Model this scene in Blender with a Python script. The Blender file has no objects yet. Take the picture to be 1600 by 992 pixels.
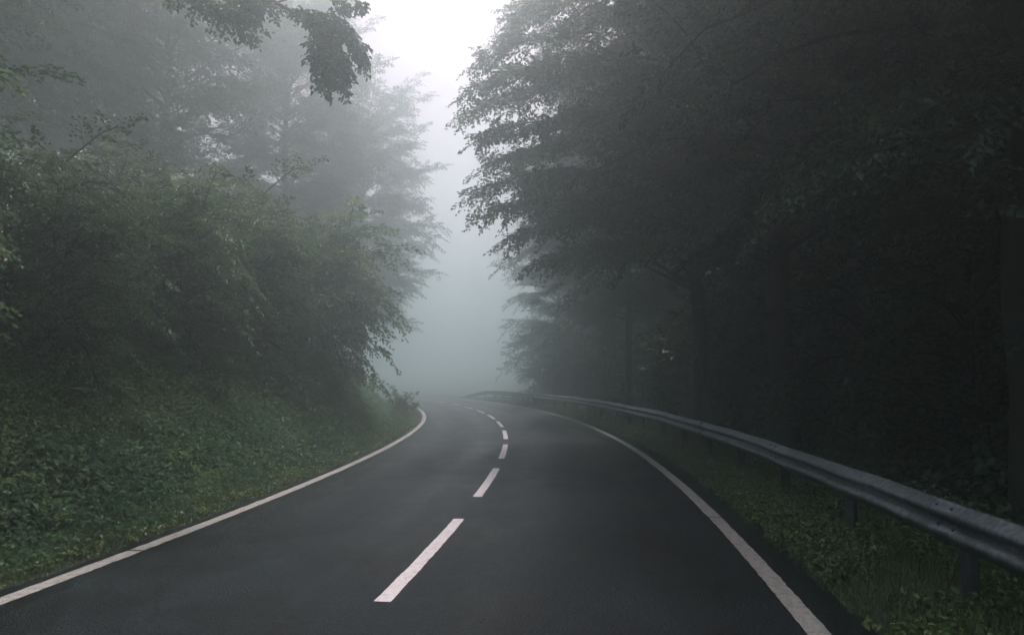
import bpy, math
import numpy as np
from mathutils import Vector

PI = math.pi
R_ = math.radians
SC = bpy.context.scene
COL = SC.collection

# ------------------------------------------------------------------ camera
CAM_H = 1.65
FPX = 1067.0
cam_d = bpy.data.cameras.new("camera")
cam = bpy.data.objects.new("camera", cam_d)
COL.objects.link(cam)
cam_d.sensor_width = 36.0
cam_d.lens = 36.0 * FPX / 1600.0
cam_d.clip_start = 0.05
cam_d.clip_end = 2000
PITCH = math.atan2(94, FPX)
cam.location = (0, 0, CAM_H)
cam.rotation_euler = (PI / 2 + PITCH, 0, 0)
SC.camera = cam

# ------------------------------------------------------------------ light
SUN_EL, SUN_AZ = R_(63), R_(8)
world = bpy.data.worlds.new("World")
SC.world = world
world.use_nodes = True
wn = world.node_tree
for n in list(wn.nodes):
    wn.nodes.remove(n)
sky = wn.nodes.new('ShaderNodeTexSky')
sky.sky_type = 'NISHITA'
sky.sun_disc = False
sky.sun_elevation = SUN_EL
sky.sun_rotation = SUN_AZ
sky.air_density = 1.0
sky.dust_density = 2.0
sky.ozone_density = 0.6
hs = wn.nodes.new('ShaderNodeHueSaturation')
hs.inputs['Saturation'].default_value = 0.6
bg = wn.nodes.new('ShaderNodeBackground')
bg.inputs['Strength'].default_value = 0.08
wo = wn.nodes.new('ShaderNodeOutputWorld')
wn.links.new(sky.outputs[0], hs.inputs['Color'])
mxw = wn.nodes.new('ShaderNodeMix'); mxw.data_type = 'RGBA'; mxw.blend_type = 'MULTIPLY'
mxw.inputs['Factor'].default_value = 1.0
mxw.inputs['B'].default_value = (1.33, 0.99, .955, 1)
wn.links.new(hs.outputs[0], mxw.inputs['A'])
wn.links.new(mxw.outputs['Result'], bg.inputs['Color'])
wn.links.new(bg.outputs[0], wo.inputs['Surface'])

sun_d = bpy.data.lights.new("sun", 'SUN')
sun_d.energy = 1.5
sun_d.angle = R_(10)
sun_d.color = (1.0, 0.845, 0.87)
sun = bpy.data.objects.new("sun", sun_d)
COL.objects.link(sun)
sd = Vector((math.sin(SUN_AZ) * math.cos(SUN_EL), math.cos(SUN_AZ) * math.cos(SUN_EL), math.sin(SUN_EL)))
sun.rotation_euler = (-sd).to_track_quat('-Z', 'Y').to_euler()
sun.location = (0, 0, 60)

SC.view_settings.view_transform = 'Standard'
SC.view_settings.look = 'None'
SC.view_settings.gamma = 1.0
SC.view_settings.exposure = 1.38
SC.view_settings.use_curve_mapping = False

cy = SC.cycles
cy.max_bounces = 6
cy.diffuse_bounces = 2
cy.glossy_bounces = 2
cy.transmission_bounces = 2
cy.volume_bounces = 3
cy.transparent_max_bounces = 4
cy.sample_clamp_indirect = 4.0
cy.caustics_reflective = False
cy.caustics_refractive = False
cy.use_denoising = True

HAZE_DENSITY = 0.0275
HAZE_ANISO = 0.86
HAZE_COLOR = (0.82, 0.958, 0.952, 1)

# ------------------------------------------------------------------ helpers
def put(o, parent=None):
    COL.objects.link(o)
    if parent is not None:
        o.parent = parent
    return o

def tag(o, label=None, cat=None, group=None, kind=None):
    if label: o['label'] = label
    if cat: o['category'] = cat
    if group: o['group'] = group
    if kind: o['kind'] = kind
    return o

def empty(name, loc=(0, 0, 0), rz=0.0, sc=1.0):
    o = bpy.data.objects.new(name, None)
    o.location = loc
    o.rotation_euler = (0, 0, rz)
    o.scale = (sc, sc, sc)
    o.empty_display_size = 0.3
    return put(o)

def npmesh(name, V, F, mat=None, tint=None, smooth=False, uv=None):
    """V (n,3), F list of (m,k) int arrays (k = 3 or 4). tint per vertex."""
    if not isinstance(F, (list, tuple)):
        F = [F]
    F = [f for f in F if len(f)]
    me = bpy.data.meshes.new(name)
    V = np.ascontiguousarray(V, dtype=np.float32)
    me.vertices.add(len(V))
    me.vertices.foreach_set('co', V.ravel())
    nl = sum(f.size for f in F)
    npoly = sum(len(f) for f in F)
    me.loops.add(nl)
    me.loops.foreach_set('vertex_index', np.concatenate([f.ravel() for f in F]).astype(np.int32))
    me.polygons.add(npoly)
    tot = np.concatenate([np.full(len(f), f.shape[1]) for f in F])
    st = np.concatenate([[0], np.cumsum(tot)[:-1]])
    me.polygons.foreach_set('loop_start', st.astype(np.int32))
    if smooth:
        me.polygons.foreach_set('use_smooth', np.ones(npoly, dtype=bool))
    if tint is not None:
        a = me.attributes.new('tint', 'FLOAT', 'POINT')
        a.data.foreach_set('value', np.asarray(tint, dtype=np.float32))
    if uv is not None:
        l = me.uv_layers.new(name='UVMap')
        idx = np.concatenate([f.ravel() for f in F])
        l.data.foreach_set('uv', np.asarray(uv, dtype=np.float32)[idx].ravel())
    me.update(calc_edges=True)
    if mat:
        me.materials.append(mat)
    return me

def nrm(v):
    return v / np.maximum(np.linalg.norm(v, axis=-1, keepdims=True), 1e-9)

class Acc:
    """collects vertices and quads"""
    def __init__(s):
        s.V = []; s.Q = []; s.T = []; s.t = []; s.n = 0
    def add(s, V, Q=None, T=None, tint=0.5):
        V = np.asarray(V, dtype=float)
        if Q is not None and len(Q): s.Q.append(np.asarray(Q) + s.n)
        if T is not None and len(T): s.T.append(np.asarray(T) + s.n)
        s.V.append(V)
        s.t.append(np.broadcast_to(np.asarray(tint, dtype=float), (len(V),)))
        s.n += len(V)
    def mesh(s, name, mat, smooth=False):
        F = []
        if s.Q: F.append(np.concatenate(s.Q))
        if s.T: F.append(np.concatenate(s.T))
        return npmesh(name, np.concatenate(s.V), F, mat, np.concatenate(s.t), smooth)
    def obj(s, name, mat, parent=None, smooth=False):
        return put(bpy.data.objects.new(name, s.mesh(name, mat, smooth)), parent)

def tube(acc, pts, rad, k=6, cap=True, tint=0.5):
    pts = np.asarray(pts, float); n = len(pts)
    rad = np.broadcast_to(np.asarray(rad, float), (n,))
    tan = nrm(np.gradient(pts, axis=0))
    ref = np.where(np.abs(tan[:, 2:3]) > 0.9, np.array([[1., 0, 0]]), np.array([[0, 0, 1.]]))
    if np.abs(tan[:, 2]).mean() > 0.6:
        ref = np.tile([[1., 0, 0]], (n, 1))
    a = nrm(np.cross(tan, ref)); b = np.cross(tan, a)
    th = np.arange(k) * 2 * PI / k
    V = pts[:, None] + rad[:, None, None] * (np.cos(th)[None, :, None] * a[:, None] + np.sin(th)[None, :, None] * b[:, None])
    V = V.reshape(-1, 3)
    i, j = np.meshgrid(np.arange(n - 1), np.arange(k), indexing='ij')
    i = i.ravel(); j = j.ravel(); j2 = (j + 1) % k
    Q = np.stack([i * k + j, i * k + j2, (i + 1) * k + j2, (i + 1) * k + j], 1)
    T = None
    if cap:
        V = np.vstack([V, pts[-1:]])
        T = np.stack([(n - 1) * k + np.arange(k), (n - 1) * k + (np.arange(k) + 1) % k, np.full(k, n * k)], 1)
    acc.add(V, Q, T, tint)

def box(acc, c, s, ax=None, tint=0.5):
    c = np.asarray(c, float); s = np.asarray(s, float) / 2
    X = np.eye(3) if ax is None else np.asarray(ax, float)
    sg = np.array([[x, y, z] for x in (-1, 1) for y in (-1, 1) for z in (-1, 1)], float)
    V = c + (sg * s) @ X
    Q = [[0, 1, 3, 2], [4, 6, 7, 5], [0, 4, 5, 1], [2, 3, 7, 6], [0, 2, 6, 4], [1, 5, 7, 3]]
    acc.add(V, Q, tint=tint)

def leaves(acc, P, D, N, L, W, rng, fold=0.18, fine=True, tint=None):
    """P base points, D direction, N normal, all (n,3)"""
    n = len(P)
    D = nrm(D)
    S = nrm(np.cross(D, N)); N = np.cross(S, D)
    L = np.broadcast_to(L, (n,))[:, None]; W = np.broadcast_to(W, (n,))[:, None]
    up = N * W * fold * 2
    dr = -0.12 * L * N
    if tint is None:
        tint = rng.random(n)
    if fine:
        V = np.stack([P, P + D * L * .28 - S * W * .46 + up, P + D * L * .68 - S * W * .36 + up + dr * .4, P + D * L + dr,
                      P + D * L * .68 + S * W * .36 + up + dr * .4, P + D * L * .28 + S * W * .46 + up], 1)
        b = np.arange(n)[:, None] * 6
        Q = np.concatenate([b + [0, 3, 2, 1], b + [0, 5, 4, 3]])
        acc.add(V.reshape(-1, 3), Q, tint=np.repeat(tint, 6))
    else:
        V = np.stack([P, P + D * L * .45 - S * W * .5 + up, P + D * L, P + D * L * .45 + S * W * .5 + up], 1)
        b = np.arange(n)[:, None] * 4
        acc.add(V.reshape(-1, 3), b + [0, 3, 2, 1], tint=np.repeat(tint, 4))

def sprays(acc, B, D, Ln, per, lsz, rng, width=0.28, droop=0.25, fine=True, jitter=0.35):
    """flat, layered sprays of leaves: B base, D direction (m,3), Ln length (m,)"""
    m = len(B)
    D = nrm(D)
    up = np.array([0, 0, 1.0])
    S = nrm(np.cross(D, up) + rng.normal(0, .12, (m, 3)))
    U = np.cross(S, D)
    t = (np.arange(per)[None, :] + rng.random((m, per))) / per
    t = 0.08 + 0.92 * t
    s = np.where(rng.random((m, per)) < .5, -1, 1) * rng.random((m, per)) ** .7 * width * (1.15 - t)
    Lm = Ln[:, None]
    P = B[:, None] + D[:, None] * (t * Lm)[..., None] + S[:, None] * (s * Lm)[..., None]
    P[..., 2] -= droop * Lm * (t ** 2 + 1.5 * s ** 2)
    P += rng.normal(0, .03, P.shape)
    sgn = np.sign(s)[..., None]
    dd = D[:, None] * 0.8 + S[:, None] * sgn * 0.8 + rng.normal(0, jitter, P.shape)
    dd[..., 2] -= .25
    nn = U[:, None] + rng.normal(0, jitter, P.shape)
    st = np.clip(rng.normal(.48, .34, m), 0, 1)
    tint = np.clip(st[:, None] * .72 + rng.random((m, per)) * .28, 0, 1)
    n = m * per
    sz = lsz * rng.uniform(.7, 1.25, n)
    leaves(acc, P.reshape(-1, 3), dd.reshape(-1, 3), nn.reshape(-1, 3), sz, sz * .62, rng, fine=fine, tint=tint.ravel())

# ------------------------------------------------------------------ materials
def newmat(name):
    m = bpy.data.materials.new(name)
    m.use_nodes = True
    nt = m.node_tree
    for n in list(nt.nodes):
        nt.nodes.remove(n)
    out = nt.nodes.new('ShaderNodeOutputMaterial')
    return m, nt, out

def N_(nt, t, **kw):
    n = nt.nodes.new(t)
    for k, v in kw.items():
        if k in n.inputs.keys():
            n.inputs[k].default_value = v
        else:
            setattr(n, k, v)
    return n

def ramp(nt, fac, stops):
    r = nt.nodes.new('ShaderNodeValToRGB')
    e = r.color_ramp.elements
    while len(e) < len(stops): e.new(.5)
    for q, (p, c) in zip(e, stops):
        q.position = p
        q.color = (*c, 1) if len(c) == 3 else c
    nt.links.new(fac, r.inputs['Fac'])
    return r.outputs['Color']

def leaf_mat(name, c0, c1, c2, transl=0.3, rough=.42, spec=.4):
    m, nt, out = newmat(name)
    at = N_(nt, 'ShaderNodeAttribute', attribute_name='tint')
    col = ramp(nt, at.outputs['Fac'], [(0, c0), (.6, c1), (1, c2)])
    p = N_(nt, 'ShaderNodeBsdfPrincipled', Roughness=rough)
    p.inputs['Specular IOR Level'].default_value = spec
    nt.links.new(col, p.inputs['Base Color'])
    tr = N_(nt, 'ShaderNodeBsdfTranslucent')
    nt.links.new(col, tr.inputs['Color'])
    mx = N_(nt, 'ShaderNodeMixShader')
    mx.inputs[0].default_value = transl
    nt.links.new(p.outputs[0], mx.inputs[1]); nt.links.new(tr.outputs[0], mx.inputs[2])
    nt.links.new(mx.outputs[0], out.inputs['Surface'])
    return m

def noise(nt, scale, detail=4, rough=.6, vec=None, dist=0):
    n = N_(nt, 'ShaderNodeTexNoise')
    n.inputs['Scale'].default_value = scale
    n.inputs['Detail'].default_value = detail
    n.inputs['Roughness'].default_value = rough
    n.inputs['Distortion'].default_value = dist
    if vec is not None: nt.links.new(vec, n.inputs['Vector'])
    return n.outputs['Fac']

def math_(nt, op, a, b=None, c=None):
    n = N_(nt, 'ShaderNodeMath', operation=op)
    for i, v in enumerate((a, b, c)):
        if v is None: continue
        if isinstance(v, (int, float)): n.inputs[i].default_value = v
        else: nt.links.new(v, n.inputs[i])
    return n.outputs[0]

M = {}
M['beech'] = leaf_mat('beech_leaf', (.024, .075, .044), (.052, .13, .068), (.12, .20, .085))
M['hazel'] = leaf_mat('hazel_leaf', (.024, .075, .044), (.10, .20, .088), (.26, .34, .14), .4, .42)
M['bramble'] = leaf_mat('bramble_leaf', (.030, .10, .052), (.09, .205, .092), (.25, .35, .14), .3, .55, .25)
M['weed'] = leaf_mat('weed_leaf', (.045, .11, .045), (.11, .20, .065), (.24, .30, .09))
M['grass'] = leaf_mat('grass_blade', (.04, .105, .042), (.10, .185, .062), (.22, .26, .10))
M['fern'] = leaf_mat('fern_frond', (.07, .15, .05), (.11, .20, .065), (.16, .25, .08))

def bark_mat():
    m, nt, out = newmat('bark')
    tc = N_(nt, 'ShaderNodeTexCoord')
    mp = N_(nt, 'ShaderNodeMapping'); mp.inputs['Scale'].default_value = (6, 6, 1.2)
    nt.links.new(tc.outputs['Object'], mp.inputs['Vector'])
    f = noise(nt, 2.5, 6, .65, mp.outputs[0])
    col = ramp(nt, f, [(.3, (.014, .016, .013)), (.55, (.035, .038, .03)), (.8, (.06, .075, .05))])
    p = N_(nt, 'ShaderNodeBsdfPrincipled', Roughness=.8)
    nt.links.new(col, p.inputs['Base Color'])
    b = N_(nt, 'ShaderNodeBump'); b.inputs['Strength'].default_value = .6; b.inputs['Distance'].default_value = .03
    nt.links.new(f, b.inputs['Height']); nt.links.new(b.outputs[0], p.inputs['Normal'])
    nt.links.new(p.outputs[0], out.inputs['Surface'])
    return m
M['bark'] = bark_mat()

def soil_mat():
    m, nt, out = newmat('soil')
    tc = N_(nt, 'ShaderNodeTexCoord')
    f = noise(nt, 3, 8, .7, tc.outputs['Object'])
    g = noise(nt, 40, 4, .7, tc.outputs['Object'])
    mixf = math_(nt, 'MULTIPLY_ADD', g, .5, math_(nt, 'MULTIPLY', f, .5))
    col = ramp(nt, mixf, [(.3, (.012, .016, .010)), (.5, (.028, .034, .018)), (.7, (.05, .048, .03))])
    p = N_(nt, 'ShaderNodeBsdfPrincipled', Roughness=.9)
    nt.links.new(col, p.inputs['Base Color'])
    b = N_(nt, 'ShaderNodeBump'); b.inputs['Strength'].default_value = .8; b.inputs['Distance'].default_value = .04
    nt.links.new(mixf, b.inputs['Height']); nt.links.new(b.outputs[0], p.inputs['Normal'])
    nt.links.new(p.outputs[0], out.inputs['Surface'])
    return m
M['soil'] = soil_mat()

def mul(nt, a, b):
    m = N_(nt, 'ShaderNodeMix', data_type='RGBA', blend_type='MULTIPLY')
    m.inputs['Factor'].default_value = 1
    nt.links.new(a, m.inputs['A']); nt.links.new(b, m.inputs['B'])
    return m.outputs['Result']

def asphalt_mat():
    m, nt, out = newmat('asphalt')
    tc = N_(nt, 'ShaderNodeTexCoord')
    uv = N_(nt, 'ShaderNodeUVMap', uv_map='UVMap')          # u = metres from the centre line, v = metres along
    sp = N_(nt, 'ShaderNodeSeparateXYZ'); nt.links.new(uv.outputs[0], sp.inputs[0])
    ob = tc.outputs['Object']
    agg = N_(nt, 'ShaderNodeTexVoronoi'); agg.inputs['Scale'].default_value = 70
    nt.links.new(ob, agg.inputs['Vector'])
    fine = noise(nt, 160, 3, .7, ob)
    mid = noise(nt, 9, 6, .6, ob)
    mp = N_(nt, 'ShaderNodeMapping'); mp.inputs['Scale'].default_value = (1.6, .22, 1)
    nt.links.new(uv.outputs[0], mp.inputs['Vector'])
    streak = noise(nt, 1.3, 5, .6, mp.outputs[0], .6)
    # colour: bitumen with lighter stone grains
    c1 = ramp(nt, agg.outputs['Distance'], [(0, (.036, .060, .068)), (.35, (.009, .018, .021)), (.7, (.003, .006, .008))])
    c2 = ramp(nt, streak, [(.35, (.72, .72, .72)), (.65, (1.15, 1.15, 1.15))])
    blot = noise(nt, 1.1, 7, .62, ob, .4)
    c2 = mul(nt, c2, ramp(nt, blot, [(.38, (.45, .45, .45)), (.5, (.95, .95, .95)), (.62, (1.5, 1.48, 1.45))]))
    c2 = mul(nt, c2, ramp(nt, noise(nt, 32, 3, .8, ob), [(.3, (.3, .3, .3)), (.5, (.9, .9, .9)), (.66, (2.6, 2.6, 2.6))]))
    mx = N_(nt, 'ShaderNodeMix', data_type='RGBA', blend_type='MULTIPLY')
    mx.inputs['Factor'].default_value = 1
    nt.links.new(c1, mx.inputs['A']); nt.links.new(c2, mx.inputs['B'])
    # older patch beyond a transverse seam
    seam = math_(nt, 'COMPARE', sp.outputs['Y'], SEAM_S, .03)
    seamm = math_(nt, 'MULTIPLY', seam, math_(nt, 'LESS_THAN', sp.outputs['X'], 0.4))
    mx2 = N_(nt, 'ShaderNodeMix', data_type='RGBA', blend_type='MIX')
    nt.links.new(math_(nt, 'MULTIPLY', seamm, .85), mx2.inputs['Factor'])
    nt.links.new(mx.outputs['Result'], mx2.inputs['A']); mx2.inputs['B'].default_value = (.008, .009, .01, 1)
    p = N_(nt, 'ShaderNodeBsdfPrincipled')
    nt.links.new(mx2.outputs['Result'], p.inputs['Base Color'])
    p.inputs['Specular IOR Level'].default_value = .13
    # damp film: smoother in the wheel tracks
    tr = None
    for c in (-2.15, -.75, .75, 2.15):
        d = math_(nt, 'ABSOLUTE', math_(nt, 'SUBTRACT', sp.outputs['X'], c))
        w = math_(nt, 'SMOOTH_MIN', math_(nt, 'DIVIDE', d, .55), 1.0, .3)
        tr = w if tr is None else math_(nt, 'MULTIPLY', tr, w)
    # rough = .36 + .16*track + .2*(streak-.5) + .1*(mid-.5)
    r = math_(nt, 'MULTIPLY_ADD', tr, .12, .40)
    r = math_(nt, 'ADD', r, math_(nt, 'MULTIPLY_ADD', blot, .5, -.25))
    r = math_(nt, 'ADD', r, math_(nt, 'MULTIPLY_ADD', streak, .35, -.17))
    r = math_(nt, 'ADD', r, math_(nt, 'MULTIPLY_ADD', mid, .16, -.08))
    nt.links.new(r, p.inputs['Roughness'])
    hgt = math_(nt, 'ADD', math_(nt, 'MULTIPLY', agg.outputs['Distance'], -1.0), math_(nt, 'MULTIPLY', fine, .6))
    b = N_(nt, 'ShaderNodeBump'); b.inputs['Strength'].default_value = .8; b.inputs['Distance'].default_value = .008
    nt.links.new(hgt, b.inputs['Height'])
    nt.links.new(b.outputs[0], p.inputs['Normal'])
    nt.links.new(p.outputs[0], out.inputs['Surface'])
    return m

def paint_mat(name, col, dirt, amt):
    m, nt, out = newmat(name)
    tc = N_(nt, 'ShaderNodeTexCoord')
    f = noise(nt, 14, 6, .7, tc.outputs['Object'])
    g = noise(nt, 55, 5, .8, tc.outputs['Object'])
    s = math_(nt, 'MULTIPLY_ADD', g, .55, math_(nt, 'MULTIPLY', f, .45))
    c = ramp(nt, s, [(.5 - amt, dirt), (.5 + .02, col), (.7, tuple(min(1, x * 1.06) for x in col))])
    p = N_(nt, 'ShaderNodeBsdfPrincipled', Roughness=.6)
    nt.links.new(c, p.inputs['Base Color'])
    b = N_(nt, 'ShaderNodeBump'); b.inputs['Strength'].default_value = .5; b.inputs['Distance'].default_value = .003
    nt.links.new(g, b.inputs['Height']); nt.links.new(b.outputs[0], p.inputs['Normal'])
    nt.links.new(p.outputs[0], out.inputs['Surface'])
    return m

def steel_mat(name, base=.42, rough=.42, metallic=.85):
    m, nt, out = newmat(name)
    tc = N_(nt, 'ShaderNodeTexCoord')
    ob = tc.outputs['Object']
    vo = N_(nt, 'ShaderNodeTexVoronoi'); vo.inputs['Scale'].default_value = 60
    nt.links.new(ob, vo.inputs['Vector'])
    mp = N_(nt, 'ShaderNodeMapping'); mp.inputs['Scale'].default_value = (22, 22, 2.5)
    nt.links.new(ob, mp.inputs['Vector'])
    drip = noise(nt, 1.2, 6, .75, mp.outputs[0])
    pa = noise(nt, 2.2, 5, .6, ob)
    b3 = tuple(base * k for k in (.82, 1.0, 1.12))
    dk = tuple(base * k for k in (.36, .42, .42))
    c = ramp(nt, math_(nt, 'MULTIPLY_ADD', drip, .7, math_(nt, 'MULTIPLY', pa, .35)), [(.40, dk), (.53, b3), (.66, tuple(min(1, x * 2.0) for x in b3))])
    p = N_(nt, 'ShaderNodeBsdfPrincipled', Metallic=metallic)
    nt.links.new(c, p.inputs['Base Color'])
    r = math_(nt, 'MULTIPLY_ADD', drip, .35, rough - .15)
    nt.links.new(math_(nt, 'ADD', r, math_(nt, 'MULTIPLY', vo.outputs['Distance'], .12)), p.inputs['Roughness'])
    bm = N_(nt, 'ShaderNodeBump'); bm.inputs['Strength'].default_value = .25; bm.inputs['Distance'].default_value = .004
    nt.links.new(drip, bm.inputs['Height']); nt.links.new(bm.outputs[0], p.inputs['Normal'])
    nt.links.new(p.outputs[0], out.inputs['Surface'])
    return m

SEAM_S = -9.4
M['asphalt'] = asphalt_mat()
M['edge_paint'] = paint_mat('edge_line_paint', (.44, .44, .40), (.16, .165, .15), .10)
M['dash_paint'] = paint_mat('dash_paint', (.82, .78, .78), (.45, .43, .42), .12)
M['steel'] = steel_mat('galvanised_steel', .17, .45, .8)
M['post_steel'] = steel_mat('weathered_post_steel', .07, .7, .4)
M['plastic'] = paint_mat('marker_plastic', (.75, .75, .72), (.5, .5, .48), .2)
M['black_plastic'] = paint_mat('black_band_plastic', (.02, .02, .02), (.03, .03, .03), .2)

# ------------------------------------------------------------------ road frame: a circle of radius 95 m curving left
RC = 95.0
CX, CY = -0.09 - RC, 17.5
def road_xy(s, lat):
    """s metres along the centre line (0 at the apex, negative towards the camera), lat metres to the right"""
    a = np.asarray(s, float) / RC
    r = RC + np.asarray(lat, float)
    return CX + r * np.cos(a), CY + r * np.sin(a)
def lat_of(x, y):
    return np.hypot(np.asarray(x) - CX, np.asarray(y) - CY) - RC
def s_of(x, y):
    return RC * np.arctan2(np.asarray(y) - CY, np.asarray(x) - CX)

def vnoise(x, y, f, seed=0):
    p = seed * 12.9
    return (np.sin(x * f + 1.3 * np.sin(y * f * .7 + p)) * np.cos(y * f * 1.1 + 1.7 * np.sin(x * f * .6 + 2.1 * p))
            + .5 * np.sin(x * f * 2.3 + y * f * 1.9 + p) * np.cos(y * f * 2.7 - x * f * 1.3))

def sstep(a, b, x):
    t = np.clip((x - a) / (b - a), 0, 1)
    return t * t * (3 - 2 * t)

L_EDGE, R_EDGE = -3.08, 3.36          # asphalt edges (metres from centre line)
def ground_z(x, y):
    la = lat_of(x, y); s = s_of(x, y)
    tl = L_EDGE - la
    verge = .32 + 1.0 * sstep(2, 12, s) - .3 * sstep(25, 40, s)
    tb = np.maximum(tl - verge, 0)
    bank = 1.45 * sstep(0, 2.3, tb) + .42 * np.maximum(tb - 1.6, 0)
    bank = np.minimum(bank, 4.2 + .05 * tb)
    hl = -.02 + .05 * sstep(0, .3, tl) + bank + .10 * vnoise(x, y, 1.1, 1) * sstep(.2, 2.0, tb)
    tr_ = la - R_EDGE
    hr = -.02 + .03 * sstep(0, .3, tr_) - .25 * sstep(1.2, 4, tr_) + .06 * vnoise(x, y, 1.3, 2) * sstep(.3, 2, tr_) + .04 * np.maximum(tr_ - 8, 0)
    hr = np.minimum(hr, 3)
    z = np.where(tl > 0, hl, np.where(tr_ > 0, hr, -.02))
    return z
def gz(x, y):
    return float(ground_z(np.array(x), np.array(y)))

def build_ground():
    lats = np.concatenate([np.linspace(-94, -30, 14), np.linspace(-28, -9, 16), np.linspace(-8.5, -3.6, 30), np.linspace(-3.5, -3.0, 6),
                           np.linspace(-2.5, 3.0, 5), np.linspace(3.3, 4.2, 8), np.linspace(4.5, 12, 20), np.linspace(14, 40, 12), np.linspace(50, 170, 10)])
    ang = np.concatenate([np.linspace(-180, -45, 40), np.linspace(-40, -16, 20), np.linspace(-15.6, 36, 150), np.linspace(38, 60, 16), np.linspace(65, 180, 30)[:-1]])
    A, Lm = np.meshgrid(np.radians(ang), lats, indexing='ij')
    X = CX + (RC + Lm) * np.cos(A); Y = CY + (RC + Lm) * np.sin(A)
    Z = ground_z(X, Y)
    n, m = X.shape
    V = np.stack([X, Y, Z], -1).reshape(-1, 3)
    i, j = np.meshgrid(np.arange(n), np.arange(m - 1), indexing='ij')
    i = i.ravel(); j = j.ravel(); i2 = (i + 1) % n
    Q = np.stack([i * m + j, i * m + j + 1, i2 * m + j + 1, i2 * m + j], 1)
    c = len(V)
    V = np.vstack([V, [[CX, CY, V[0, 2]]]])
    k = np.arange(n)
    T = np.stack([k * m, ((k + 1) % n) * m, np.full(n, c)], 1)
    me = npmesh('ground', V, [Q, T], M['soil'], smooth=True)
    # make sure it faces up
    o = put(bpy.data.objects.new('ground', me))
    tag(o, kind='structure')
    return o
build_ground()

def strip(s0, s1, l0, l1, z, ds=.5, nl=1, thick=None, skew=0.0, rag=0.0):
    rr = np.random.default_rng(int(abs(s0) * 100) + 3)
    ns = max(2, int(abs(s1 - s0) / ds) + 1)
    S, L = np.meshgrid(np.linspace(s0, s1, ns), np.linspace(l0, l1, nl + 1), indexing='ij')
    L = L + rr.normal(0, 1, L.shape) * rag
    S2 = S + skew * (L - (l0 + l1) / 2)
    X, Y = road_xy(S2, L)
    Z = np.full_like(X, z) if np.isscalar(z) else z(S, L)
    V = np.stack([X, Y, Z], -1).reshape(-1, 3)
    m = nl + 1
    i, j = np.meshgrid(np.arange(ns - 1), np.arange(nl), indexing='ij')
    i = i.ravel(); j = j.ravel()
    Q = np.stack([i * m + j, i * m + j + 1, (i + 1) * m + j + 1, (i + 1) * m + j], 1)
    return V, Q, np.stack([L.ravel(), S2.ravel()], 1)

# road slab: top sheet with a slightly ragged edge and a thin side skirt
def build_road():
    s = np.arange(-55, 120, .25)
    lat = np.concatenate([[L_EDGE], np.linspace(-2.6, 2.9, 8), [R_EDGE]])
    S, L = np.meshgrid(s, lat, indexing='ij')
    L = L.copy()
    L[:, 0] += .025 * np.sin(S[:, 0] * 3.1) + .02 * np.sin(S[:, 0] * 7.7)
    L[:, -1] += .045 * np.sin(S[:, 0] * 2.3) + .03 * np.sin(S[:, 0] * 9.1) + .02 * np.sin(S[:, 0] * 5.3 + 1) - .04
    X, Y = road_xy(S, L)
    Z = np.zeros_like(X)
    # skirts
    X = np.concatenate([X[:, :1], X, X[:, -1:]], 1); Y = np.concatenate([Y[:, :1], Y, Y[:, -1:]], 1)
    Z = np.concatenate([Z[:, :1] - .06, Z, Z[:, -1:] - .06], 1)
    Lu = np.concatenate([L[:, :1], L, L[:, -1:]], 1); Su = np.concatenate([S[:, :1], S, S[:, -1:]], 1)
    n, m = X.shape
    V = np.stack([X, Y, Z], -1).reshape(-1, 3)
    i, j = np.meshgrid(np.arange(n - 1), np.arange(m - 1), indexing='ij')
    i = i.ravel(); j = j.ravel()
    Q = np.stack([i * m + j, i * m + j + 1, (i + 1) * m + j + 1, (i + 1) * m + j], 1)
    me = npmesh('road', V, [Q], M['asphalt'], uv=np.stack([Lu.ravel(), Su.ravel()], 1))
    o = put(bpy.data.objects.new('road', me))
    tag(o, kind='structure')
    # edge lines with the narrow transverse cuts seen in the photograph
    for name_l, cuts, w in ((-2.88, (-11.15, -4.2, 9.0, 20.0), .15), (2.93, (-8.95, -3.3, 9.0, 20.0), .15)):
        ed = [-50.0] + list(cuts) + [110.0]
        for a, b in zip(ed[:-1], ed[1:]):
            V, Q, uv = strip(a + .02, b - .02, name_l - w / 2, name_l + w / 2, .004, .07, rag=.0035)
            lo = put(bpy.data.objects.new('edge_line', npmesh('edge_line', V, [Q], M['edge_paint'])), o)
    # centre dashes, 3 m long with 1.5 m gaps
    s0 = DASH0
    while s0 < 62:
        V, Q, uv = strip(s0, s0 + DASH_L, -.135, -.01, .004, .07, rag=.003)
        put(bpy.data.objects.new('centre_dash', npmesh('centre_dash', V, [Q], M['dash_paint'])), o)
        s0 += DASH_P
    return o
DASH_L, DASH_P = 3.0, 4.5
DASH0 = -12.33 - 4 * DASH_P
build_road()

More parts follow.
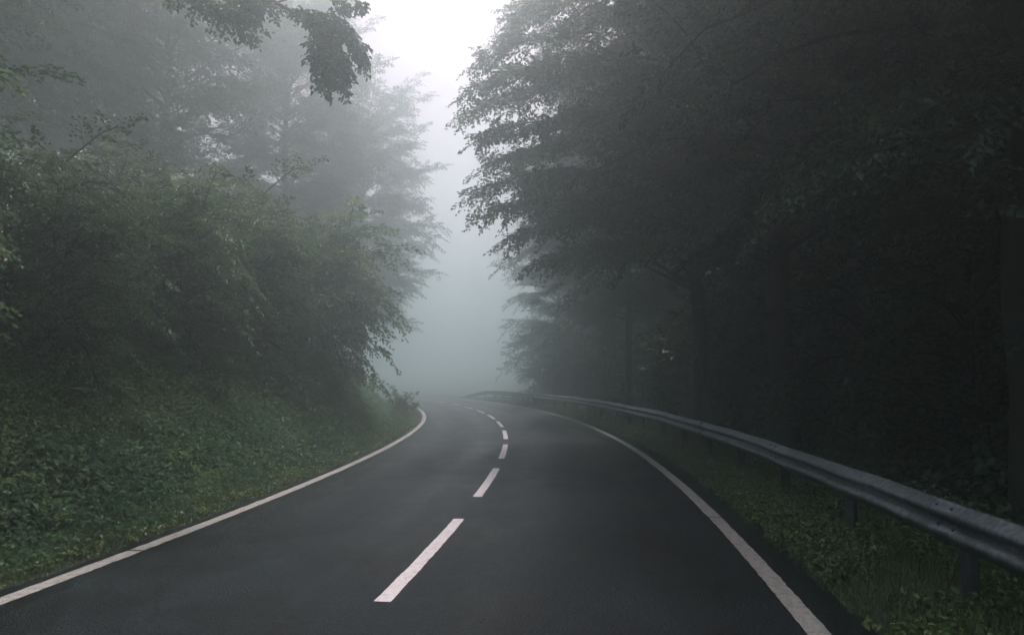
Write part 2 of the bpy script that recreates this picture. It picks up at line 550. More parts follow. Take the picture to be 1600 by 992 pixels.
# ------------------------------------------------------------------ guardrail
RAIL_LAT = 4.10
RAIL_TOP = 0.76
def wprofile():
    # (outward towards the road, z) of a W-beam, 310 mm high, 81 mm deep
    pts = [(0.0, .000), (.016, .006), (.022, .02), (.068, .058), (.081, .074), (.081, .096), (.066, .112), (.012, .142), (.004, .155),
           (.012, .168), (.066, .198), (.081, .214), (.081, .236), (.068, .252), (.022, .29), (.016, .304), (.0, .310)]
    return np.array(pts)
def beam(s0, s1, off=0.0, zo=0.0):
    pr = wprofile()
    th = .004
    d = np.gradient(pr, axis=0); nn = nrm(np.stack([-d[:, 1], d[:, 0]], 1))
    back = pr + nn * th
    loop = np.vstack([pr, back[::-1]])
    ns = 14
    S = np.linspace(s0, s1, ns)
    k = len(loop)
    # slight waviness of a used rail
    wob = .006 * np.sin(S * 1.7) + .004 * np.sin(S * 4.1 + 1)
    wz = .007 * np.sin(S * .9 + .4) + .004 * np.sin(S * 3.3)
    V = np.zeros((ns, k, 3))
    for i, s in enumerate(S):
        x, y = road_xy(s, RAIL_LAT - .05 - loop[:, 0] - off + wob[i])
        V[i, :, 0] = x; V[i, :, 1] = y; V[i, :, 2] = RAIL_TOP - .31 + loop[:, 1] + zo + wz[i]
    V = V.reshape(-1, 3)
    i, j = np.meshgrid(np.arange(ns - 1), np.arange(k), indexing='ij')
    i = i.ravel(); j = j.ravel(); j2 = (j + 1) % k
    Q = np.stack([i * k + j, i * k + j2, (i + 1) * k + j2, (i + 1) * k + j], 1)
    # end caps: strips between the front and back sheets
    h = k // 2
    a = np.arange(h - 1)
    c0 = np.stack([a, a + 1, k - 2 - a, k - 1 - a], 1)
    Q = np.vstack([Q, c0, c0[:, ::-1] + (ns - 1) * k])
    return V, Q

def build_rail():
    root = empty('guardrail', (*[float(v) for v in road_xy(-12, RAIL_LAT)], 0))
    tag(root, 'long galvanised steel W-beam guardrail on posts along the right verge', 'guardrail')
    loc = np.array(root.location)
    SEG = 4.32
    s = -12 - 2 * SEG
    k = 0
    while s < 37:
        V, Q = beam(s - .16, s + SEG + .16, off=.0035 * (k % 2) * 1.6, zo=.0)
        if s > 31:                                   # the terminal dips into the ground
            ss_ = s_of(V[:, 0], V[:, 1])
            V[:, 2] -= .74 * sstep(31.5, 41, ss_)
        a = Acc(); a.add(V - loc, Q)
        ob = a.obj('rail_beam', M['steel'], root, smooth=False)
        # bolts at the lap joint
        if s < 12:
            for zz in (.04, .125, .185, .272):
                for ds in (-.10, .10):
                    x, y = road_xy(s + ds, RAIL_LAT - .05 - np.interp(zz, wprofile()[:, 1], wprofile()[:, 0]) - .008)
                    nx = nrm(np.array([[x - CX, y - CY]]))[0]
                    p = np.array([x, y, RAIL_TOP - .31 + zz]) - loc
                    b = Acc()
                    d = np.array([-nx[0], -nx[1], 0])
                    tube(b, [p - d * .012, p + d * .006, p + d * .011], [.013, .015, .008], 8)
                    b.obj('bolt', M['post_steel'], ob)
        # posts, two per beam
        for ds in (0.0, SEG / 2):
            ss = s + ds
            a = Acc()
            x, y = road_xy(ss, RAIL_LAT + .055)
            g = gz(x, y)
            ang = ss / RC
            ax = np.array([[math.cos(ang), math.sin(ang), 0], [-math.sin(ang), math.cos(ang), 0], [0, 0, 1]])
            h0, h1 = g - .25, RAIL_TOP - .03 - .74 * float(sstep(31.5, 41, ss))
            c = np.array([x, y, (h0 + h1) / 2]) - loc
            box(a, c, (.096, .006, h1 - h0), ax)                              # web
            box(a, c + np.array([-.051, .022, 0]) @ ax, (.006, .05, h1 - h0), ax)   # flanges
            box(a, c + np.array([.051, .022, 0]) @ ax, (.006, .05, h1 - h0), ax)
            po = a.obj('post', M['post_steel'], root)
            a = Acc()
            c = np.array([*road_xy(ss, RAIL_LAT - .022), RAIL_TOP - .155 - .74 * float(sstep(31.5, 41, ss))]) - loc
            box(a, c, (.038, .05, .13), ax)
            a.obj('spacer_bracket', M['post_steel'], po)
        s += SEG
        k += 1
    return root
build_rail()

# small marker on the far rail
def build_marker():
    x, y = road_xy(23.4, RAIL_LAT + .08)
    x = float(x); y = float(y)
    root = empty('delineator', (x, y, 0))
    tag(root, 'small white marker post standing up above the far guardrail in the fog', 'marker post')
    a = Acc(); box(a, (0.09, 0, .60), (.12, .10, 1.26)); o = a.obj('marker_body', M['plastic'], root)
    a = Acc(); box(a, (0.09, 0, 1.05), (.126, .106, .10)); a.obj('black_band', M['black_plastic'], o)
build_marker()

# ------------------------------------------------------------------ trees
def skeleton_tree(seed, H, r0, zc, Lmax, nlimb, leaf, lean_amt=.3, lean_az=PI, per=26, twig_step=.42, prof='dome',
                  fine=False, droop=.35, twig_len=1.0, stems=1, extra=(), rise=.45, low=0.35, top_cut=1.0, jit=.35, trunk_lean=(0, 0)):
    rng = np.random.default_rng(seed)
    trunk = Acc(); twigA = Acc(); crown = Acc()
    B = []; D = []; Ln = []
    def limb(st, az, L, rise_, droop_, r, gap=.18):
        n = 8
        t = np.linspace(0, 1, n)
        bend = rng.normal(0, .45)
        a = az + bend * t
        hx = np.cumsum(np.cos(a)) / n * L; hy = np.cumsum(np.sin(a)) / n * L
        z = L * (rise_ * t - droop_ * t ** 2.4) + np.cumsum(rng.normal(0, .035, n)) * L * t
        P = np.stack([st[0] + hx - hx[0], st[1] + hy - hy[0], st[2] + z], 1)
        return P
    def leafy(P, r, L, gap=.18, dens=1.0, tw=1.0):
        tube(trunk, P, np.linspace(r, .012, len(P)), 5)
        nt = max(3, int(L * (1 - gap) / twig_step * dens))
        tt = gap + (1 - gap) * (np.arange(nt) + rng.random(nt)) / nt
        idx = tt * (len(P) - 1)
        i0 = np.minimum(idx.astype(int), len(P) - 2); f = (idx - i0)[:, None]
        b = P[i0] * (1 - f) + P[i0 + 1] * f
        tan = nrm(P[i0 + 1] - P[i0])
        side = nrm(np.cross(tan, [0, 0, 1.0]))
        sg = np.where(np.arange(nt) % 2 == 0, 1, -1)[:, None]
        d = tan * rng.uniform(.45, 1.0, (nt, 1)) + side * sg * rng.uniform(.5, 1.1, (nt, 1)) + rng.normal(0, .16, (nt, 3))
        d[:, 2] += rng.uniform(-.55, .5, nt)
        l = twig_len * tw * rng.uniform(.5, 1.3, nt) * (1.08 - .28 * tt)
        B.append(b); D.append(nrm(d)); Ln.append(l)
        B.append(P[-1:]); D.append(tan[-1:]); Ln.append(np.array([twig_len * tw * .8]))
    for q in range(stems):
        if stems == 1:
            base = np.array([0., 0, 0]); tip = np.array([rng.normal(0, .25) + trunk_lean[0], rng.normal(0, .25) + trunk_lean[1], H])
        else:
            a = rng.uniform(0, 2 * PI); sp = rng.uniform(.15, .35) * H
            base = np.array([math.cos(a) * .2, math.sin(a) * .2, 0.]); tip = np.array([math.cos(a) * sp + math.cos(lean_az) * lean_amt * 1.5, math.sin(a) * sp + math.sin(lean_az) * lean_amt * 1.5, H * rng.uniform(.7, 1)])
        n = 12
        t = np.linspace(0, 1, n)[:, None]
        P = base * (1 - t) + tip * t + np.concatenate([rng.normal(0, .05, (n, 2)) * np.sin(t * PI) * H / 8, np.zeros((n, 1))], 1)
        rr = r0 * (1 - .85 * t[:, 0]) * (1 if stems == 1 else .6)
        if stems == 1:
            rr[0] *= 1.35
        P[0, 2] -= .4
        tube(trunk, P, rr, 10 if stems == 1 else 6)
        nl = nlimb // stems
        for k in range(nl):
            u = (k + rng.random()) / nl
            z = zc + (H * .97 - zc) * u if stems == 1 else (zc + (tip[2] - zc) * u)
            f = z / tip[2]
            c = P[0] * (1 - f) + P[-1] * f
            ii = min(int(f * (n - 1)), n - 2); ff = f * (n - 1) - ii
            c = P[ii] * (1 - ff) + P[ii + 1] * ff
            az = k * 2.39996 + rng.normal(0, .3) + q
            if prof == 'dome':
                pr = low + (1 - low) * math.sin(PI * min(1, .18 + u * .72)) ** .8 * (1 - .35 * u)
            else:
                pr = 1 - .75 * u
            L = Lmax * pr * rng.uniform(.5, 1.12) * (1 + lean_amt * math.cos(az - lean_az))
            L = max(L, .6)
            rs = rise * rng.uniform(.1, 1.6) + .45 * u
            pts = limb(c, az, L, rs, droop * rng.uniform(.6, 1.4), 0)
            leafy(pts, min(.07, .016 + .012 * L) * (1 if stems == 1 else .6), L)
            # secondary limbs
            for w in range(int(L / 1.1)):
                tq = rng.uniform(.25, .8)
                i0 = int(tq * 7)
                l2 = L * rng.uniform(.25, .45) * (1.2 - tq)
                if l2 < .5: continue
                p2 = limb(pts[i0], az + rng.choice([-1, 1]) * rng.uniform(.5, 1.1), l2, rng.uniform(.05, .5), droop * rng.uniform(.5, 1.2), 0)
                leafy(p2, .015, l2, .1)
    for e in extra:
        pts = np.array(e['pts'], float)
        t = np.linspace(0, 1, len(pts)); tt = np.linspace(0, 1, 14)
        pp = np.stack([np.interp(tt, t, pts[:, i]) for i in range(3)], 1)
        pp[1:-1] = (pp[:-2] + pp[1:-1] * 2 + pp[2:]) / 4
        L = np.linalg.norm(np.diff(pp, axis=0), axis=1).sum()
        leafy(pp, e.get('r', .05), L, e.get('gap', .3), e.get('dens', 1.5), e.get('tw', .7))
    B = np.concatenate(B); D = np.concatenate(D); Ln = np.concatenate(Ln)
    # fine twigs: a single thin triangle strip each
    e = B + D * Ln[:, None] * .95; e[:, 2] -= droop * .6 * Ln
    s = nrm(np.cross(D, [0, 0, 1.0])) * .006
    Vt = np.stack([B - s, B + s, e], 1).reshape(-1, 3)
    trunk.add(Vt, T=np.arange(len(Vt)).reshape(-1, 3))
    sprays(crown, B, D, Ln, per, leaf, rng, fine=fine, droop=droop * .6, jitter=jit)
    return trunk, crown

PROTO = {}
def proto(name, leafm, **kw):
    tr, cr = skeleton_tree(**kw)
    PROTO[name] = (tr.mesh('trunk', M['bark'], True), cr.mesh('crown', M[leafm]))
    return PROTO[name]

def tree(kindname, pname, x, y, label, cat='tree', rz=0.0, sc=1.0, group=None, dz=0.0, szf=None):
    root = empty(kindname, (x, y, gz(x, y) + dz), rz, sc)
    if szf: root.scale = szf
    tag(root, label, cat, group)
    tm, cm = PROTO[pname]
    put(bpy.data.objects.new('trunk', tm), root)
    put(bpy.data.objects.new('crown', cm), root)
    return root

def rel(px, py, Y, base):
    v = (py - 496) / FPX; u = (px - 800) / FPX
    dy = math.cos(PITCH) + v * math.sin(PITCH); dz = math.sin(PITCH) - v * math.cos(PITCH)
    k = Y / dy
    return (u * k - base[0], Y - base[1], CAM_H + dz * k - base[2])
LEAN_L = PI           # limbs reach towards -X in the prototype's own frame
# tall roadside trees (beech)
proto('beech_a', 'beech', seed=1, H=17, r0=.24, zc=4.9, Lmax=6.0, nlimb=110, leaf=.105, lean_amt=.32, per=44, twig_step=.17, droop=.34, low=.85, rise=.5)
proto('beech_b', 'beech', seed=2, H=18.5, r0=.28, zc=4.0, Lmax=4.5, nlimb=110, fine=True, leaf=.105, lean_amt=.25, per=46, twig_step=.2, droop=.28, low=.85, rise=.38, twig_len=1.25)
proto('beech_c', 'beech', seed=3, H=16, r0=.20, zc=1.6, Lmax=4.1, nlimb=110, leaf=.115, lean_amt=.2, per=42, twig_step=.2, droop=.28, low=.9, rise=.38, twig_len=1.2)
# hazel / hornbeam bushes on the left bank
proto('bush_a', 'hazel', seed=11, H=4.6, r0=.07, zc=.25, Lmax=2.3, nlimb=110, leaf=.105, lean_amt=.25, per=34, twig_step=.23, jit=.24, droop=.5, stems=6, fine=True, twig_len=.95, rise=.45)
proto('bush_b', 'hazel', seed=12, H=5.0, r0=.08, zc=.2, Lmax=2.5, nlimb=110, leaf=.10, lean_amt=.2, per=34, twig_step=.23, jit=.24, droop=.45, stems=5, fine=True, twig_len=.9, rise=.5)
proto('bush_c', 'beech', seed=13, H=3.0, r0=.05, zc=.1, Lmax=1.7, nlimb=90, leaf=.11, lean_amt=.0, per=26, twig_step=.2, droop=.4, stems=5, fine=False, twig_len=.6, rise=.5)

# right side, first row
g1 = 'roadside beeches behind the guardrail'
lb_ = (5.3, 19.0, gz(5.3, 19.0))
tg = [(815, 15, 18, 2.0), (775, 55, 19, 1.8), (742, 95, 18, 1.6), (728, 140, 17.5, 1.6), (722, 175, 19, 1.4), (745, 215, 17, 1.4), (752, 260, 18.5, 1.3), (738, 300, 18, 1.3),
      (755, 335, 17, 1.2), (790, 372, 18, 1.1), (835, 408, 17.5, 1.0), (870, 415, 19.5, 1.0), (920, 405, 17, .9), (800, 110, 16, 1.6), (830, 200, 15.8, 1.4), (820, 290, 16, 1.3), (860, 350, 15.8, 1.1),
      (790, 160, 20, 1.5), (800, 250, 20, 1.3), (830, 330, 20.5, 1.1), (780, 30, 21, 1.8), (900, 330, 15.5, 1.1), (960, 380, 16.5, .9), (880, 120, 15.2, 1.6), (870, 40, 15.5, 1.8)]
exl = []
for k_, (px_, py_, Y_, up_) in enumerate(tg):
    t_ = rel(px_ + 14, py_, Y_, lb_)
    z0 = max(3.6, t_[2] + up_ * .2 - .9)
    m_ = (t_[0] * .55, t_[1] * .45, (z0 + t_[2]) / 2 + up_ * .8)
    m2 = (t_[0] * .82, t_[1] * .8, t_[2] + up_ * .42)
    exl.append(dict(pts=[(0, 0, z0), m_, m2, t_], r=.05, gap=.25, dens=2.3, tw=1.0))
proto('leaning_beech', 'beech', seed=41, H=17, r0=.24, zc=4.6, Lmax=4.6, nlimb=90, leaf=.10, lean_amt=.1, per=42, twig_step=.2, droop=.30, low=.85, rise=.5, extra=exl)
tree('beech_tree', 'leaning_beech', 5.3, 19.0, 'big leaning beech reaching low leafy branches over the road beside the bright gap', rz=0, group=g1)
tree('beech_tree', 'beech_b', 5.75, 14.6, 'tall beech whose faint straight trunk stands just behind the middle of the guardrail', rz=.5, group=g1)
tree('beech_tree', 'beech_b', 6.5, 8.6, 'dark beech behind the near guardrail, its crown filling the upper right', rz=.25, sc=.95, group=g1)
tree('beech_tree', 'beech_b', 6.6, 3.0, 'nearest dark beech at the right picture edge, next to the camera', rz=2.5, group=g1)
tree('beech_tree', 'beech_a', 5.2, 30.5, 'hazy beech behind the far guardrail, half hidden by the big overhanging one', rz=-.2, sc=.86, group=g1)
tree('beech_tree', 'beech_c', 2.8, 45.0, 'pale ghostly beech right of the road where it vanishes in the fog', rz=.3, sc=.95, group=g1)
# right, second and third rows
g2 = 'forest trees in the dark wood on the right'
rows = [(10.5, 5.5, 'beech_b', 1.0), (11.0, 11.8, 'beech_a', 1.0), (10.2, 18.0, 'beech_c', 1.15), (10.6, 25.5, 'beech_b', 1.0), (9.5, 34.0, 'beech_a', .95),
        (6.8, 47.0, 'beech_b', 1.0), (16.0, 9.0, 'beech_a', 1.05), (16.5, 15.5, 'beech_b', 1.0), (15.5, 22.5, 'beech_c', 1.2), (15.0, 31.0, 'beech_a', 1.0),
        (22.5, 13.0, 'beech_b', 1.05), (22.0, 21.5, 'beech_a', 1.05), (21.0, 31.0, 'beech_b', 1.05)]
lab2 = ['second row forest tree at the far right, behind the nearest guardrail beech', 'second row forest tree behind the bend of the near guardrail, deep shade',
        'second row dark tree with a low crown behind the straight trunked beech', 'second row dark tree behind the big beech that leans over the road',
        'second row hazy tree behind the far guardrail', 'second row pale tree in the fog behind the ghostly beech',
        'third row tree at the right edge of the dark wood', 'third row tree in the middle of the dark wood', 'third row low crowned tree deep in the dark wood',
        'third row tree in the dim haze behind the far guardrail',
        'rearmost tree at the right edge of the dark wood', 'rearmost tree in the middle of the dark wood', 'rearmost tree at the hazy end of the dark wood']
for k, ((x, y, p, s), lb) in enumerate(zip(rows, lab2)):
    tree('forest_tree', p, x, y, lb, rz=k * 1.7, sc=s, group=g2)
# understorey shrubs behind the guardrail
g3 = 'dark shrubs under the trees behind the guardrail'
shr = [(7.4, 12.9, 1.3), (7.6, 18.2, 1.3), (7.0, 5.6, 1.1), (7.6, 10.5, 1.3), (7.4, 15.8, 1.2), (7.2, 20.5, 1.4), (7.0, 26.0, 1.3), (7.0, 32.5, 1.2), (5.4, 39.5, 1.3), (7.0, 23.2, 1.4), (7.6, 28.6, 1.4), (6.6, 36.0, 1.5), (4.6, 43.5, 1.5), (3.0, 48.0, 1.6), (12.5, 8.5, 1.9), (12.5, 15.0, 1.9), (12.0, 22.0, 2.0), (11.0, 29.5, 2.0), (17.5, 13.0, 2.3), (18.0, 20.0, 2.3)]
lab3 = ['dark shrub between the two visible straight trunks behind the guardrail', 'dark shrub just right of the leaning beech trunk in the shade', 'nearest dark shrub behind the guardrail at the right edge', 'dark shrub in front of the second row trees behind the near guardrail', 'dark shrub beside the straight trunked beech behind the guardrail',
        'dark shrub at the foot of the big leaning beech', 'dim shrub behind the far part of the guardrail', 'hazy shrub where the guardrail bends left', 'pale shrub at the fading end of the guardrail',
        'low dim shrub just past the big leaning beech', 'low hazy shrub halfway along the far guardrail', 'foggy shrub before the fading end of the guardrail', 'faint shrub at the foot of the ghostly beech', 'faintest shrub beyond the ghostly beech',
        'large dark shrub under the second row at the right edge', 'large dark shrub under the second row in mid wood', 'large dark shrub behind the big leaning beech', 'large hazy shrub behind the far guardrail',
        'huge dark shrub deep in the wood at the right', 'huge dark shrub deep in the middle of the wood']
for k, ((x, y, s), lb) in enumerate(zip(shr, lab3)):
    tree('understorey_shrub', 'bush_c', x, y, lb, 'shrub', rz=k * 2.1, sc=s, group=g3)

# left bank bushes
g4 = 'leafy bushes along the left bank'
bushes = [(-6.6, 6.6, 'bush_a', .80, .2, 'nearest leafy hazel bush at the left picture edge, tallest of the bank bushes'),
          (-6.5, 9.6, 'bush_b', .56, 2.9, 'layered green bush second from the left on the bank'),
          (-6.5, 12.6, 'bush_a', .66, 3.3, 'leafy bush in the middle of the left bank row, with arching pale sprays'),
          (-6.6, 16.2, 'bush_b', .80, 3.0, 'tall rounded bush on the left bank before the row fades'),
          (-5.7, 20.0, 'bush_a', .95, 3.0, 'hazy bush at the far end of the left bank row reaching towards the road'),
          (-8.8, 9.5, 'bush_b', .62, 1.0, 'bush standing behind the two nearest left bank bushes'),
          (-8.9, 14.2, 'bush_a', .72, 5.0, 'bush standing behind the middle of the left bank row'),
          (-8.6, 19.5, 'bush_b', .8, .3, 'dim bush behind the far end of the left bank row'),
          (-9.4, 26.0, 'bush_a', .9, 1.3, 'pale bush in fog past the end of the left bank row')]
for x, y, p, s, rz, lb in bushes:
    tree('hazel_bush', p, x, y, lb, 'bush', rz=rz, sc=s, group=g4)

# left background trees in fog
g5 = 'tall trees in the fog on the left'
lt = [(-14.0, 12.5, 'beech_b', 1.0, 'dim tall tree behind the nearest left bushes'),
      (-17.5, 21.0, 'beech_a', 1.05, 'tall grey tree in fog at the upper left'),
      (-15.0, 28.5, 'beech_c', 1.15, 'tall fog grey tree above the middle bushes'),
      (-12.4, 36.5, 'beech_b', 1.05, 'tall pale tree at the left side of the bright sky gap'),
      (-10.0, 45.0, 'beech_b', 1.0, 'faint pale tree overhanging the road end from the left'),
      (-22.0, 32.0, 'beech_b', 1.1, 'tall foggy tree in the second row of the left wood')]
for k, (x, y, p, s, lb) in enumerate(lt):
    tree('foggy_tree', p, x, y, lb, rz=PI + .3 * math.sin(k * 2.2), sc=s, group=g5)
# the overhanging tree at the top left, with its hanging branch
bx, by = -9.6, 9.0
bz = gz(bx, by)
bb = (bx, by, bz)
Yh = 10.5
ex = [dict(pts=[(0.1, .1, 7.2), rel(330, -60, 9.5, bb), rel(430, 5, Yh, bb), rel(478, 30, Yh, bb), rel(510, 55, Yh, bb), rel(528, 105, Yh, bb)], r=.045, gap=.55, dens=5.5, tw=.55),
      dict(pts=[rel(478, 30, Yh, bb), rel(520, 25, Yh + .2, bb), rel(553, 62, Yh + .3, bb), rel(562, 85, Yh + .3, bb)], r=.015, gap=.1, dens=5, tw=.45),
      dict(pts=[rel(500, 48, Yh, bb), rel(498, 85, Yh, bb), rel(505, 118, Yh, bb)], r=.015, gap=.1, dens=5, tw=.5),
      dict(pts=[rel(430, 5, Yh, bb), rel(500, -15, Yh, bb), rel(548, 0, Yh, bb)], r=.015, gap=.5, dens=2, tw=.35),
      dict(pts=[(0, 0, 6.6), rel(170, -90, 9.5, bb), rel(280, -20, 11.5, bb), rel(335, 10, 11.8, bb), rel(375, 30, 12, bb)], r=.04, gap=.35, dens=3.6, tw=.65),
      dict(pts=[(0, 0, 6.9), rel(250, -90, 9.5, bb), rel(360, -30, 11, bb), rel(405, 8, 11.5, bb)], r=.03, gap=.45, dens=3.5, tw=.55)]
tr, cr = skeleton_tree(seed=21, H=14, r0=.2, zc=7, Lmax=3.2, nlimb=40, leaf=.085, lean_amt=.35, lean_az=0.0, per=40, twig_step=.28, droop=.16, low=.6, rise=.6, extra=ex, fine=True)
ot = empty('overhanging_tree', bb)
tag(ot, 'tree above the left bank whose hanging leafy branch dips into the top of the picture', 'tree')
tr.obj('trunk', M['bark'], ot, True)
cr.obj('crown', M['beech'], ot)

# unseen trees added beside and behind the viewpoint to shade the near haze
g6 = 'unseen trees around the viewpoint added for shade'
for x, y, p, s, rz, lb in [(8.6, -3.6, 'beech_b', 1.0, -.1, 'unseen beech added for shade on the right verge just behind the viewpoint'),
                          (9.0, -11.5, 'beech_b', 1.1, .3, 'unseen beech added for shade farther back on the right behind the viewpoint'),
                          (-12.6, -8.0, 'beech_b', 1.1, PI - .2, 'unseen beech added for shade on the left bank behind the viewpoint'),
                          (14.5, 1.5, 'beech_c', 1.2, 1.0, 'unseen beech added for shade in the wood right of the viewpoint')]:
    tree('unseen_shade_tree', p, x, y, lb, rz=rz, sc=s, group=g6)

# ------------------------------------------------------------------ undergrowth
def plants(acc, P, h, rad, nl, size, rng, upn=.8, fine=True, tint_c=None, spread=1.0):
    n = len(P)
    az = rng.random((n, nl)) * 2 * PI
    t = rng.random((n, nl))
    rr = rad[:, None] * np.sqrt(rng.random((n, nl)))
    off = np.stack([np.cos(az) * rr, np.sin(az) * rr, h[:, None] * (.25 + .75 * t) * (1 - .4 * (rr / rad[:, None]) ** 2)], -1)
    Q = P[:, None] + off
    d = np.stack([np.cos(az), np.sin(az), rng.normal(-.05, .3, (n, nl))], -1) + rng.normal(0, .3, (n, nl, 3))
    nn = np.stack([np.cos(az) * (1 - upn), np.sin(az) * (1 - upn), np.full((n, nl), upn)], -1) + rng.normal(0, .28, (n, nl, 3))
    base = rng.normal(.45, .2, n) if tint_c is None else tint_c
    tint = np.clip(base[:, None] + rng.normal(0, .15, (n, nl)), 0, 1)
    sz = (size * rng.uniform(.65, 1.3, (n, nl)) * rng.uniform(.75, 1.25, (n, 1))).ravel()
    leaves(acc, Q.reshape(-1, 3), d.reshape(-1, 3), nn.reshape(-1, 3), sz, sz * .72, rng, fine=fine, tint=tint.ravel())

def pts_on(s, lat):
    x, y = road_xy(s, lat)
    return np.stack([x, y, ground_z(x, y)], -1)

rng = np.random.default_rng(77)
def bank_cover():
    a = Acc()
    # kinds: (share, leaf size factor, leaves per plant, height, radius, tint)
    kinds = ((.50, .9, 16, .16, .16, .40), (.28, 1.3, 12, .24, .18, .55), (.14, .75, 22, .48, .13, .62), (.08, 1.7, 9, .20, .22, .48))
    for s0, s1, n, sz, fine in ((-15.5, -6, 15000, .047, True), (-6, 6, 11000, .055, True), (6, 28, 8000, .085, False), (28, 50, 1500, .15, False)):
        s = rng.uniform(s0, s1, n)
        t = rng.random(n) ** .85 * 4.8 + .3
        verge = .32 + 1.0 * sstep(2, 12, s) - .3 * sstep(25, 40, s)
        lat = L_EDGE - verge * .9 - t + .25
        P = pts_on(s, lat)
        hum = .5 + .5 * vnoise(P[:, 0], P[:, 1], 3.1, 3)             # hummocks
        hum2 = .5 + .5 * vnoise(P[:, 0], P[:, 1], 1.0, 4)
        P[:, 2] += np.clip(.16 * hum + .10 * hum2, 0, .34) * sstep(.2, 1.2, t) * rng.random(n) ** .35
        sel = rng.random(n) * .55 + .45 * (.5 + .5 * np.clip(vnoise(P[:, 0], P[:, 1], 1.3, 6), -1, 1))
        q = np.quantile(sel, [0, .50, .78, .92, 1.0])
        for k, (sh, fs, nl, hh, rad, tc) in enumerate(kinds):
            m = (sel >= q[k]) & (sel <= q[k + 1])
            Pk = P[m]
            tall = hh * (.45 + .55 * sstep(.3, 1.3, t[m])) * rng.uniform(.55, 1.35, len(Pk))
            tcc = np.clip(tc + .2 * vnoise(Pk[:, 0], Pk[:, 1], 1.6, 5) + rng.normal(0, .14, len(Pk)), 0, 1)
            plants(a, Pk, tall, np.full(len(Pk), rad), nl, sz * fs, rng, fine=fine, tint_c=tcc, upn=.8 if k != 2 else .6)
    o = a.obj('bank_undergrowth', M['bramble'])
    tag(o, 'dense brambles, nettles and ivy covering the left bank below the bushes', 'undergrowth', kind='stuff')
bank_cover()

def grass(acc, P, hgt, rng, per=7, w=.006, tint_c=.5):
    n = len(P)
    b = np.repeat(P, per, 0) + np.concatenate([rng.normal(0, .03, (n * per, 2)), np.zeros((n * per, 1))], 1)
    h = np.repeat(hgt, per) * rng.uniform(.5, 1.2, n * per)
    az = rng.random(n * per) * 2 * PI
    lean = rng.uniform(.1, .7, n * per) * h
    dx = np.cos(az); dy = np.sin(az)
    sx = -dy * w; sy = dx * w
    m = b + np.stack([dx * lean * .35, dy * lean * .35, h * .6], 1)
    e = b + np.stack([dx * lean, dy * lean, h * (1 - .25 * lean / h)], 1)
    s = np.stack([sx, sy, np.zeros_like(sx)], 1)
    V = np.stack([b - s, b + s, m + s * .8, m - s * .8, e], 1).reshape(-1, 3)
    k = np.arange(n * per)[:, None] * 5
    tint = np.clip(rng.normal(tint_c, .22, n * per), 0, 1)
    acc.add(V, k + [0, 1, 2, 3], k + [3, 2, 4], tint=np.repeat(tint, 5))

def verge_grass():
    a = Acc()
    for s0, s1, n, w in ((-15.5, -5, 4200, .004), (-5, 10, 4200, .006), (10, 35, 3600, .010)):
        s = rng.uniform(s0, s1, n)
        verge = .32 + 1.0 * sstep(2, 12, s) - .3 * sstep(25, 40, s)
        lat = L_EDGE - .03 - rng.random(n) ** .8 * (verge + .35)
        P = pts_on(s, lat)
        dist = L_EDGE - lat
        h = .03 + .13 * sstep(0, .5, dist) * rng.uniform(.5, 1.3, n)
        grass(a, P, h, rng, per=8, w=w)
    o = a.obj('left_verge_grass', M['grass'])
    tag(o, 'short green grass between the left edge line and the bank', 'grass', kind='stuff')
    a = Acc()
    for s0, s1, n, w in ((-17, -6, 9500, .004), (-6, 8, 5500, .006), (8, 35, 4000, .010)):
        s = rng.uniform(s0, s1, n)
        lat = R_EDGE - .10 + rng.random(n) ** 1.1 * 2.0
        P = pts_on(s, lat)
        dist = lat - R_EDGE + .1
        h = (.03 + .09 * sstep(0, .6, dist)) * rng.uniform(.4, 1.5, n)
        cl = vnoise(P[:, 0], P[:, 1], 2.4, 8) > -3
        grass(a, P[cl], h[cl], rng, per=8, w=w)
    o = a.obj('right_verge_grass', M['grass'])
    tag(o, 'uneven grass between the right edge line and the guardrail', 'grass', kind='stuff')
verge_grass()

def weeds():
    a = Acc()
    for s0, s1, n, sz in ((-17, -6, 3800, .05), (-6, 8, 2400, .06), (8, 35, 700, .09)):
        s = rng.uniform(s0, s1, n)
        lat = R_EDGE - .04 + rng.random(n) ** .8 * 2.1
        P = pts_on(s, lat)
        cl = vnoise(P[:, 0], P[:, 1], 1.9, 9) > -.25
        P = P[cl]
        h = rng.uniform(.05, .22, len(P)) * (1 + .8 * sstep(.5, 1.3, lat[cl] - R_EDGE))
        plants(a, P, h, np.full(len(P), .13), 12, sz, rng, fine=True)
    o = a.obj('right_verge_weeds', M['weed'])
    tag(o, 'low broad leaved weeds scattered through the grass under the guardrail', 'weeds', kind='stuff')
    a = Acc()
    for s0, s1, n, sz in ((-15.5, -5, 700, .045), (-5, 12, 600, .055)):
        s = rng.uniform(s0, s1, n)
        lat = L_EDGE - .1 - rng.random(n) * .6
        P = pts_on(s, lat)
        plants(a, P, rng.uniform(.03, .12, n), np.full(n, .09), 9, sz, rng, fine=True, tint_c=rng.normal(.65, .2, n))
    o = a.obj('left_verge_weeds', M['weed'])
    tag(o, 'small yellow green weeds at the road edge below the left bank', 'weeds', kind='stuff')
    # wood floor
    a = Acc()
    n = 3800
    s = rng.uniform(-16, 35, n); lat = R_EDGE + 1.6 + rng.random(n) * 7
    P = pts_on(s, lat)
    plants(a, P, rng.uniform(.15, .5, n), np.full(n, .28), 14, .10, rng, fine=False)
    o = a.obj('wood_floor_undergrowth', M['bramble'])
    tag(o, 'dark low undergrowth on the wood floor behind the guardrail', 'undergrowth', kind='stuff')
weeds()

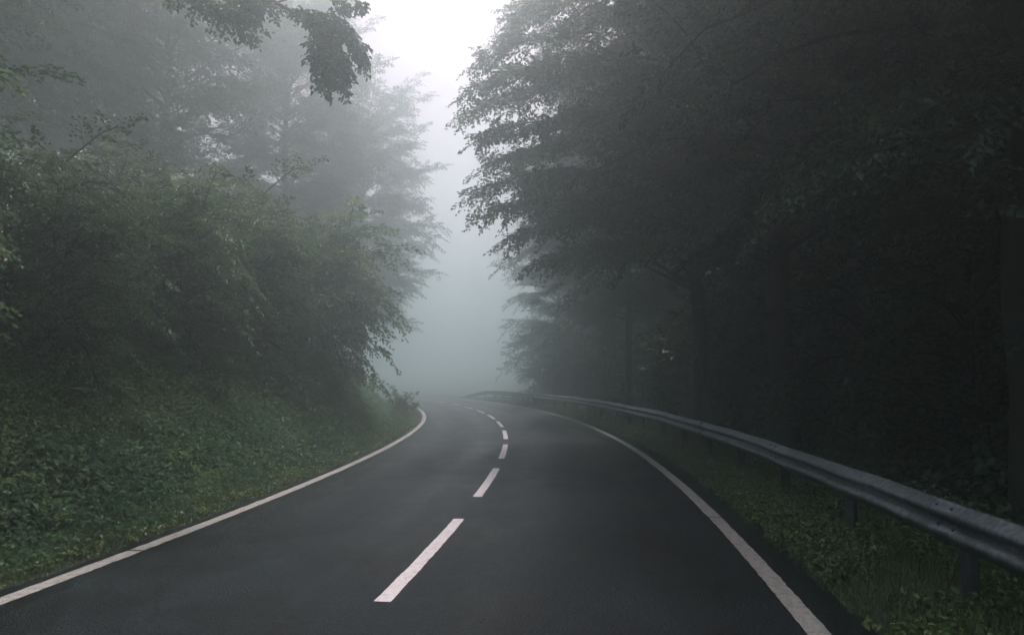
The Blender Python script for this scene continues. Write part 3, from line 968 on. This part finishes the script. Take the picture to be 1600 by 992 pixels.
# ferns and single small plants
def fern(x, y, label, size=.6, seed=0):
    r = np.random.default_rng(seed)
    root = empty('fern', (x, y, gz(x, y)))
    tag(root, label, 'fern', 'ferns on the left bank')
    for k in range(9):
        a = Acc()
        az = k * 2.4 + r.normal(0, .3)
        n = 22
        t = np.linspace(0, 1, n)
        L = size * r.uniform(.8, 1.15)
        hx = L * t * .9
        z = L * (1.0 * t - .75 * t ** 2) + .05
        P = np.stack([np.cos(az) * hx, np.sin(az) * hx, z], 1)
        tube(a, P, np.linspace(.005, .0015, n), 4)
        tan = nrm(np.gradient(P, axis=0))
        sd_ = nrm(np.cross(tan, [0, 0, 1.0])); up = np.cross(sd_, tan)
        ll = .30 * L * np.sin(PI * np.clip(t * .93 + .07, 0, 1)) ** .8 * (1 - .35 * t) + .008
        for sg in (-1, 1):
            leaves(a, P[2:], sd_[2:] * sg + tan[2:] * .35, up[2:] + r.normal(0, .08, (n - 2, 3)), ll[2:], np.full(n - 2, .034 * L / .6), r, fold=.05, fine=True, tint=np.full(n - 2, r.uniform(.3, 1)))
        a.obj('frond', M['fern'], root)
def at_px(px, py):
    for Y in np.arange(3.5, 60, .05):
        p = rel(px, py, Y, (0, 0, 0))
        if p[2] < gz(p[0], p[1]): break
    return p[0], p[1]
x, y = at_px(85, 640); fern(x, y, 'bright green fern on the bank near the left picture edge', .5, 5)
x, y = at_px(276, 655); fern(x, y, 'smaller fern on the bank right of the brightest fern', .4, 6)
x, y = at_px(160, 630); fern(x, y, 'fern half sunk in brambles between the other two ferns', .45, 7)

# little bush at the inside of the bend
proto('spiky_bush', 'weed', seed=31, H=1.25, r0=.02, zc=.05, Lmax=.55, nlimb=40, leaf=.11, lean_amt=0, per=12, twig_step=.2, droop=.1, stems=8, fine=True, twig_len=.35, rise=1.3)
bxx, byy = at_px(628, 650)
tree('small_bush', 'spiky_bush', float(bxx), float(byy), 'small spiky dark bush at the road edge on the inside of the bend', 'bush', szf=(.85, .85, .46))

# ------------------------------------------------------------------ haze
def haze():
    x0, x1, y0, y1, z0, z1 = -372, 182, -262, 298, -3.0, 25.5
    a = Acc(); box(a, ((x0 + x1) / 2, (y0 + y1) / 2, (z0 + z1) / 2), (x1 - x0, y1 - y0, z1 - z0))
    m, nt, out = newmat('haze')
    v = N_(nt, 'ShaderNodeVolumePrincipled')
    v.inputs['Color'].default_value = HAZE_COLOR
    v.inputs['Density'].default_value = HAZE_DENSITY
    v.inputs['Anisotropy'].default_value = HAZE_ANISO
    nt.links.new(v.outputs[0], out.inputs['Volume'])
    o = a.obj('haze', m)
    tag(o, 'pale grey fog filling the road corridor and the wood', 'haze', kind='stuff')
haze()
